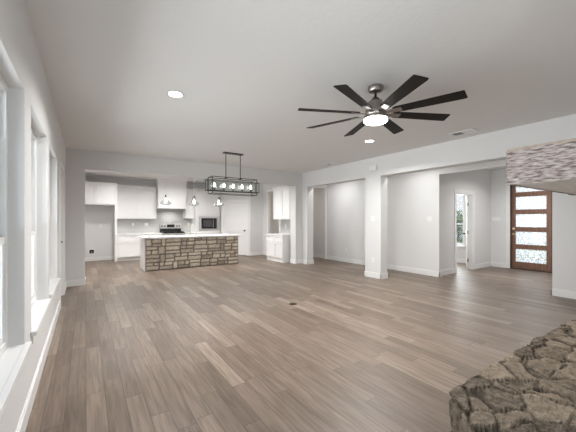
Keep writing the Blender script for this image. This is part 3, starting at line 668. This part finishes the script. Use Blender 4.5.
# ------------------------------------------------------------------ lights
def spot_light(name, loc, energy, size=0.14, col=(1.0, 0.98, 0.96), spread=PI*0.85):
    l = bpy.data.lights.new(name, 'AREA'); l.shape = 'DISK'; l.size = size; l.energy = energy; l.color = col; l.spread = spread
    o = bpy.data.objects.new(name, l); COL.objects.link(o); o.location = loc; return o
can = None
def recessed(x, y, label, energy, group='recessed ceiling lights', col=(1.0, 0.98, 0.96)):
    global can
    if can is None:
        can = thing('recessed_light', label, 'ceiling light', (x, y, C))
        MB().lathe((0, 0, 0), [(0.072, -0.001), (0.092, -0.009), (0.098, -0.004), (0.098, 0.0)]).build('trim_ring', 'plastic', can, True)
        MB().cyl((0, 0, -0.004), (0, 0, -0.001), 0.074, seg=28).build('lens', 'lens', can)
        o = can
    else:
        o = copy_tree(can); o.location = (x, y, C)
    tag(o, label, 'ceiling light', group)
    spot_light('recessed_lamp', (x, y, C-0.012), energy, col=col)
recessed(0.89, 3.74, 'round recessed ceiling light above the left floor', 40)
recessed(4.50, 3.89, 'round recessed ceiling light just below the ceiling fan blades in the photo', 40)
for (x, y, lb) in ((0.9, 8.9, 'added unseen lamp over the kitchen aisle, left'), (2.7, 8.9, 'added unseen lamp over the island'), (4.1, 8.8, 'added unseen lamp over the bar end'),
                   (0.9, 10.4, 'added unseen lamp before the refrigerator space'), (2.7, 10.5, 'added unseen lamp before the range')):
    recessed(x, y, lb, 32 if y < 10 else 19, 'added kitchen fill lamps')  # unseen kitchen lamps, added to brighten the cabinets and island
for (x, y, lb) in ((6.40, 4.4, 'recessed light in the hallway near the entry'), (6.40, 7.2, 'recessed light at the hallway end')):
    recessed(x, y, lb, 9, 'hallway recessed lights')
recessed(6.6, 9.5, 'added unseen warm lamp in the dim passage behind the hallway', 3.5, 'hallway recessed lights', (1.0, 0.80, 0.60))  # warm lamp added to tint the passage walls tan
recessed(9.0, 6.2, 'added unseen lamp in the study', 40, 'hallway recessed lights')  # out of view, added to brighten the study
recessed(8.7, 2.6, 'added unseen lamp in the entry hall', 30, 'hallway recessed lights')  # out of view, added as fill for the entry hall

# ceiling fan
FX, FY = 2.72, 2.265
fan = thing('ceiling_fan', 'eight-bladed dark ceiling fan with a round light', 'ceiling fan', (FX, FY, C))
MB().lathe((0, 0, 0), [(0.0, 0.0), (0.082, 0.0), (0.082, -0.045), (0.070, -0.062), (0.03, -0.072), (0.0, -0.074)]).build('canopy', 'nickel', fan, True)
MB().cyl((0, 0, -0.06), (0, 0, -0.15), 0.014).build('downrod', 'bronze', fan, True)
MB().lathe((0, 0, 0), [(0.0, -0.125), (0.035, -0.128), (0.045, -0.145), (0.075, -0.165), (0.088, -0.185), (0.09, -0.235), (0.11, -0.265), (0.115, -0.31), (0.10, -0.335), (0, -0.338)]).build('motor_housing', 'nickel', fan, True)
MB().lathe((0, 0, 0), [(0.0, -0.335), (0.12, -0.335), (0.134, -0.345), (0.136, -0.368), (0.128, -0.372)]).build('light_ring', 'nickel', fan, True)
MB().lathe((0, 0, 0), [(0.131, -0.36), (0.130, -0.392), (0.118, -0.405), (0.08, -0.414), (0.0, -0.417)]).build('light_diffuser', 'fanlens', fan, True)
proto = None
for k in range(8):
    a = math.radians(-25.5+45*k)
    if proto is None:
        mb = MB(); L0, L1 = 0.20, 0.895; pr = []
        prof = [(L0, 0.045), (L0+0.04, 0.056), (0.55, 0.064), (L1-0.02, 0.070), (L1, 0.062)]
        pts = [(x, w) for x, w in prof] + [(x-(0.012 if x == L1 else 0), -w) for x, w in prof[::-1]]
        mb.prism(pts, -0.004, 0.004)
        mb.xform(Matrix.Rotation(math.radians(-12), 4, 'X'))
        proto = mb.build('blade', 'blade', fan); proto.location = (0, 0, -0.306)
        ir = MB().box(0.09, 0.20, -0.022, 0.022, -0.012, -0.004, 0.003).box(0.17, 0.29, -0.034, 0.034, -0.012, -0.005, 0.003)
        ir.xform(Matrix.Rotation(math.radians(-12), 4, 'X'))
        ir.build('blade_bracket', 'nickel', proto)
        o = proto
    else: o = copy_tree(proto, fan)
    o.rotation_euler = (0, 0, a)
spot_light('fan_lamp', (FX, FY, C-0.44), 45, 0.24, (1, 0.97, 0.93), PI)

# chandelier over the dining area
ch = thing('chandelier', 'black open-cage linear chandelier with clear bulbs over dining area', 'chandelier', (2.765, 6.33, C))
box(-0.23, 0.23, -0.06, 0.06, -0.025, 0, 0.004).build('canopy', 'black', ch)
for x in (-0.175, 0.175): MB().cyl((x, 0, -0.02), (x, 0, -0.58), 0.009, seg=12).build('rod', 'black', ch)
def cage(x0, x1, y0, y1, z0, z1, r):
    mb = MB()
    for y in (y0, y1):
        for z in (z0, z1): mb.box(x0-r, x1+r, y-r, y+r, z-r, z+r)
        for x in (x0, x1): mb.box(x-r, x+r, y-r, y+r, z0+r, z1-r)
    for x in (x0, x1):
        for z in (z0, z1): mb.box(x-r, x+r, y0+r, y1-r, z-r, z+r)
    return mb
cage(-0.535, 0.535, -0.13, 0.13, -0.935, -0.575, 0.0065).build('outer_cage', 'black', ch)
cage(-0.615, 0.615, -0.085, 0.085, -0.87, -0.64, 0.006).build('inner_cage', 'black', ch)
MB().box(-0.615, 0.615, -0.012, 0.012, -0.875, -0.855).box(-0.18, -0.17, -0.13, 0.13, -0.585, -0.567).box(0.17, 0.18, -0.13, 0.13, -0.585, -0.567).build('lamp_bar', 'black', ch)
for y in (-0.085, 0.085): box(-0.61, 0.61, y-0.002, y+0.002, -0.865, -0.645).build('glass_panel', 'glass', ch)
for x in (-0.44, -0.22, 0, 0.22, 0.44):
    s = MB().cyl((x, 0, -0.857), (x, 0, -0.79), 0.014, seg=12).build('socket', 'black', ch)
    MB().lathe((x, 0, -0.79), [(0.0, 0), (0.013, 0.0), (0.026, 0.035), (0.026, 0.06), (0.014, 0.09), (0.0, 0.098)], 14).build('bulb', 'bulb', s, True)
    MB().lathe((x, 0, -0.84), [(0.03, 0), (0.052, 0.01), (0.052, 0.17)], 20).build('glass_shade', 'glass', s, True)

for x in (-0.44, -0.22, 0, 0.22, 0.44):
    l = bpy.data.lights.new('chandelier_lamp', 'POINT'); l.energy = 12; l.color = (1, 0.97, 0.93); l.shadow_soft_size = 0.025
    o = bpy.data.objects.new('chandelier_lamp', l); COL.objects.link(o); o.location = (2.765+x, 6.33, C-0.74)

spot_light('hood_fill', (2.66, 11.9, 1.815), 3.0, 0.2)  # added lamp brightening the tile under the hood

# three pendants over the island
pend = None
for (x, lb) in ((1.945, 'clear glass pendant left above the island, in front of the hood'), (2.775, 'clear glass pendant in the middle above the island'), (3.575, 'clear glass pendant right above the island, near the pantry door')):
    if pend is None:
        pend = thing('pendant_light', lb, 'pendant light', (x, 9.33, C))
        MB().cyl((0, 0, -0.02), (0, 0, 0), 0.06, seg=24).build('canopy', 'black', pend, True)
        MB().cyl((0, 0, -0.78), (0, 0, -0.02), 0.003, seg=8).build('cord', 'steel', pend)
        MB().lathe((0, 0, 0), [(0.0, -0.755), (0.012, -0.76), (0.02, -0.80), (0.026, -0.86), (0.0, -0.862)], 18).build('socket', 'black', pend, True)
        MB().lathe((0, 0, 0), [(0.030, -0.835), (0.036, -0.87), (0.075, -0.935), (0.148, -0.995), (0.158, -1.02), (0.140, -1.045), (0.075, -1.066), (0.04, -1.07)], 32).build('glass_shade', 'shade', pend, True)
        MB().lathe((0, 0, 0), [(0.0, -0.862), (0.014, -0.865), (0.034, -0.93), (0.036, -0.965), (0.02, -1.0), (0.0, -1.006)], 18).build('bulb', 'bulb', pend, True)
        o = pend
    else: o = copy_tree(pend); o.location = (x, 9.33, C)
    tag(o, lb, 'pendant light', 'glass pendants above the island')

# ceiling vents
def vent(x, y, sx, sy, label):
    t = thing('ceiling_vent', label, 'ceiling vent', (x, y, C), 0, 'ceiling air vents')
    MB().box(-sx/2, sx/2, -sy/2, -sy/2+0.03, -0.008, 0).box(-sx/2, sx/2, sy/2-0.03, sy/2, -0.008, 0).box(-sx/2, -sx/2+0.03, -sy/2+0.03, sy/2-0.03, -0.008, 0).box(sx/2-0.03, sx/2, -sy/2+0.03, sy/2-0.03, -0.008, 0).box(-sx/2+0.03, sx/2-0.03, -0.008, 0.008, -0.008, 0).build('frame', 'plastic', t)
    box(-sx/2+0.03, sx/2-0.03, -sy/2+0.03, sy/2-0.03, -0.002, 0).build('duct_shade', 'dark', t)  # dark sheet painted in for the shaded duct behind the slats
    n = 5
    for k in range(n):
        xx = -sx/2+0.03+(sx-0.06)*(k+0.5)/n
        for (a, b, r) in ((-sy/2+0.03, -0.008, 0.35), (0.008, sy/2-0.03, -0.35)):
            mb = box(-0.005, 0.005, a, b, -0.0008, 0.0008); mb.xform(Matrix.Translation((xx, 0, -0.006)) @ Matrix.Rotation(r*1.6, 4, 'Y')); mb.build('slat', 'plastic', t)
vent(5.40, 2.60, 0.24, 0.40, 'white ceiling vent with open slats near the beam')
vent(5.44, 6.02, 0.20, 0.34, 'small white ceiling vent near the room corner')

# ------------------------------------------------------------------ plates and devices
def plate(name, loc, rz, label, kind, w=0.075, gang=1, cat='switch', group=None):
    t = thing(name, label, cat, loc, rz, group)   # local: front faces -y
    W = w+0.046*(gang-1)
    box(-W/2, W/2, -0.006, 0, -0.0575, 0.0575, 0.002).build('cover_plate', 'plastic', t)
    for g in range(gang):
        x = (g-(gang-1)/2)*0.046
        if kind == 'switch': box(x-0.016, x+0.016, -0.009, -0.006, -0.033, 0.033, 0.001).build('rocker', 'plastic', t)
        else:
            for z in (-0.02, 0.02):
                s = MB().box(x-0.017, x+0.017, -0.008, -0.006, z-0.014, z+0.014, 0.001).build('receptacle', 'plastic', t)
                MB().box(x-0.008, x-0.005, -0.0086, -0.008, z-0.005, z+0.006).box(x+0.005, x+0.008, -0.0086, -0.008, z-0.005, z+0.006).build('slot', 'dark', s)
    return t
plate('light_switch', (XR, 4.89, 1.43), -PI/2, 'white light switch on the square column', 'switch', gang=2)
plate('wall_outlet', (XR, 4.89, 0.43), -PI/2, 'white outlet low on the square column', 'outlet', cat='outlet')
plate('light_switch', (XH, 4.28, 1.43), -PI/2, 'white light switch on the hallway wall', 'switch', gang=2)
plate('light_switch', (XF, 4.0-0.03, 1.43), -PI/2, 'wide white switch plate beside the entry door', 'switch', gang=4)
plate('wall_outlet', (XH, 7.2, 0.40), -PI/2, 'white outlet low on the hallway wall', 'outlet', cat='outlet')
plate('wall_outlet', (1.42, YW-0.012, 1.235), 0, 'white outlet on the tile below the left wall cabinet', 'outlet', cat='outlet')
plate('wall_outlet', (1.87, YW-0.012, 1.235), 0, 'white outlet on the tile nearest the range, left side', 'outlet', cat='outlet', gang=2)
plate('wall_outlet', (3.42, YW-0.012, 1.235), 0, 'white outlet on the tile right of the range', 'outlet', cat='outlet')
plate('wall_outlet', (5.928, 8.95, 1.18), -PI/2, 'white outlet on the bar backsplash', 'outlet', cat='outlet')
plate('wall_outlet', (0.42, YW, 1.20), 0, 'white outlet in the refrigerator space', 'outlet', cat='outlet')
t = thing('water_supply_box', 'small recessed water box low in the refrigerator space', 'water box', (0.16, YW, 0.32))
MB().box(-0.09, 0.09, -0.01, 0, -0.09, -0.065).box(-0.09, 0.09, -0.01, 0, 0.065, 0.09).box(-0.09, -0.065, -0.01, 0, -0.065, 0.065).box(0.065, 0.09, -0.01, 0, -0.065, 0.065).build('frame', 'plastic', t)
box(-0.065, 0.065, -0.003, 0, -0.065, 0.065).build('recess_shade', 'dark', t); MB().cyl((0, -0.003, -0.02), (0, -0.03, -0.02), 0.015).build('valve', 'brass', t)  # flat dark panel stands in for shade inside the box
t = thing('door_chime', 'white chime box high on the square column', 'door chime', (XR, 4.86, 2.655), -PI/2)
box(-0.105, 0.105, -0.045, 0, -0.065, 0.065, 0.006).build('housing', 'plastic', t)
mb = MB()
for k in range(4): mb.box(0.085, 0.092, -0.047, -0.044, -0.045+k*0.025, -0.03+k*0.025)
mb.build('grille', 'dark', t)
t = thing('floor_outlet', 'round bronze outlet cover set in the floor', 'floor outlet', (2.87, 4.11, 0))
MB().lathe((0, 0, 0), [(0.0, 0.004), (0.05, 0.004), (0.066, 0.003), (0.07, 0.0)]).build('cover_ring', 'bronze', t, True)
MB().cyl((0, 0, 0.004), (0, 0, 0.006), 0.042, seg=24).build('flap', 'bronze', t)

# ------------------------------------------------------------------ outside
struct('ground', box(-30, 40, -30, 40, -0.35, -0.14), 'concrete', 'pale paving around the house', 'ground')
tag(box(14, 20.9, -6, 22, -0.14, -0.10).build('lawn', 'lawn'), 'lawn seen through the study window', 'lawn')
rnd = random.Random(4)
def bush(x, y, h, r, label):
    t = thing('tree', label, 'tree', (x, y, -0.10), 0)
    MB().cyl((0, 0, 0), (0, 0, h*0.6), 0.09, 0.05, seg=10).build('trunk', 'bark', t)
    mb = MB()
    for k in range(900):
        v = Vector((rnd.gauss(0, 1), rnd.gauss(0, 1), rnd.gauss(0, 1))).normalized()*(rnd.random()**.4)
        c = Vector((v.x*r, v.y*r, h*0.7+v.z*h*0.35)); a = Vector((rnd.gauss(0, 1), rnd.gauss(0, 1), rnd.gauss(0, .6))).normalized(); b = a.cross(Vector((0, 0, 1))).normalized()
        s = 0.16*rnd.uniform(.6, 1.3)
        q = [mb.bm.verts.new(c-a*s), mb.bm.verts.new(c+b*s*.35), mb.bm.verts.new(c+a*s), mb.bm.verts.new(c-b*s*.35)]; mb.bm.faces.new(q)
    mb.build('foliage', 'leaf', t)
bush(17.5, 8.7, 1.95, 1.2, 'leafy green tree outside the study window')
bush(16.0, 7.2, 0.6, 0.7, 'low shrub outside the study window')
tag(box(21, 21.3, 4, 18, -0.1, 0.95).build('garden_wall', 'bluewall'), 'low blue-grey garden wall beyond the study window', 'wall')
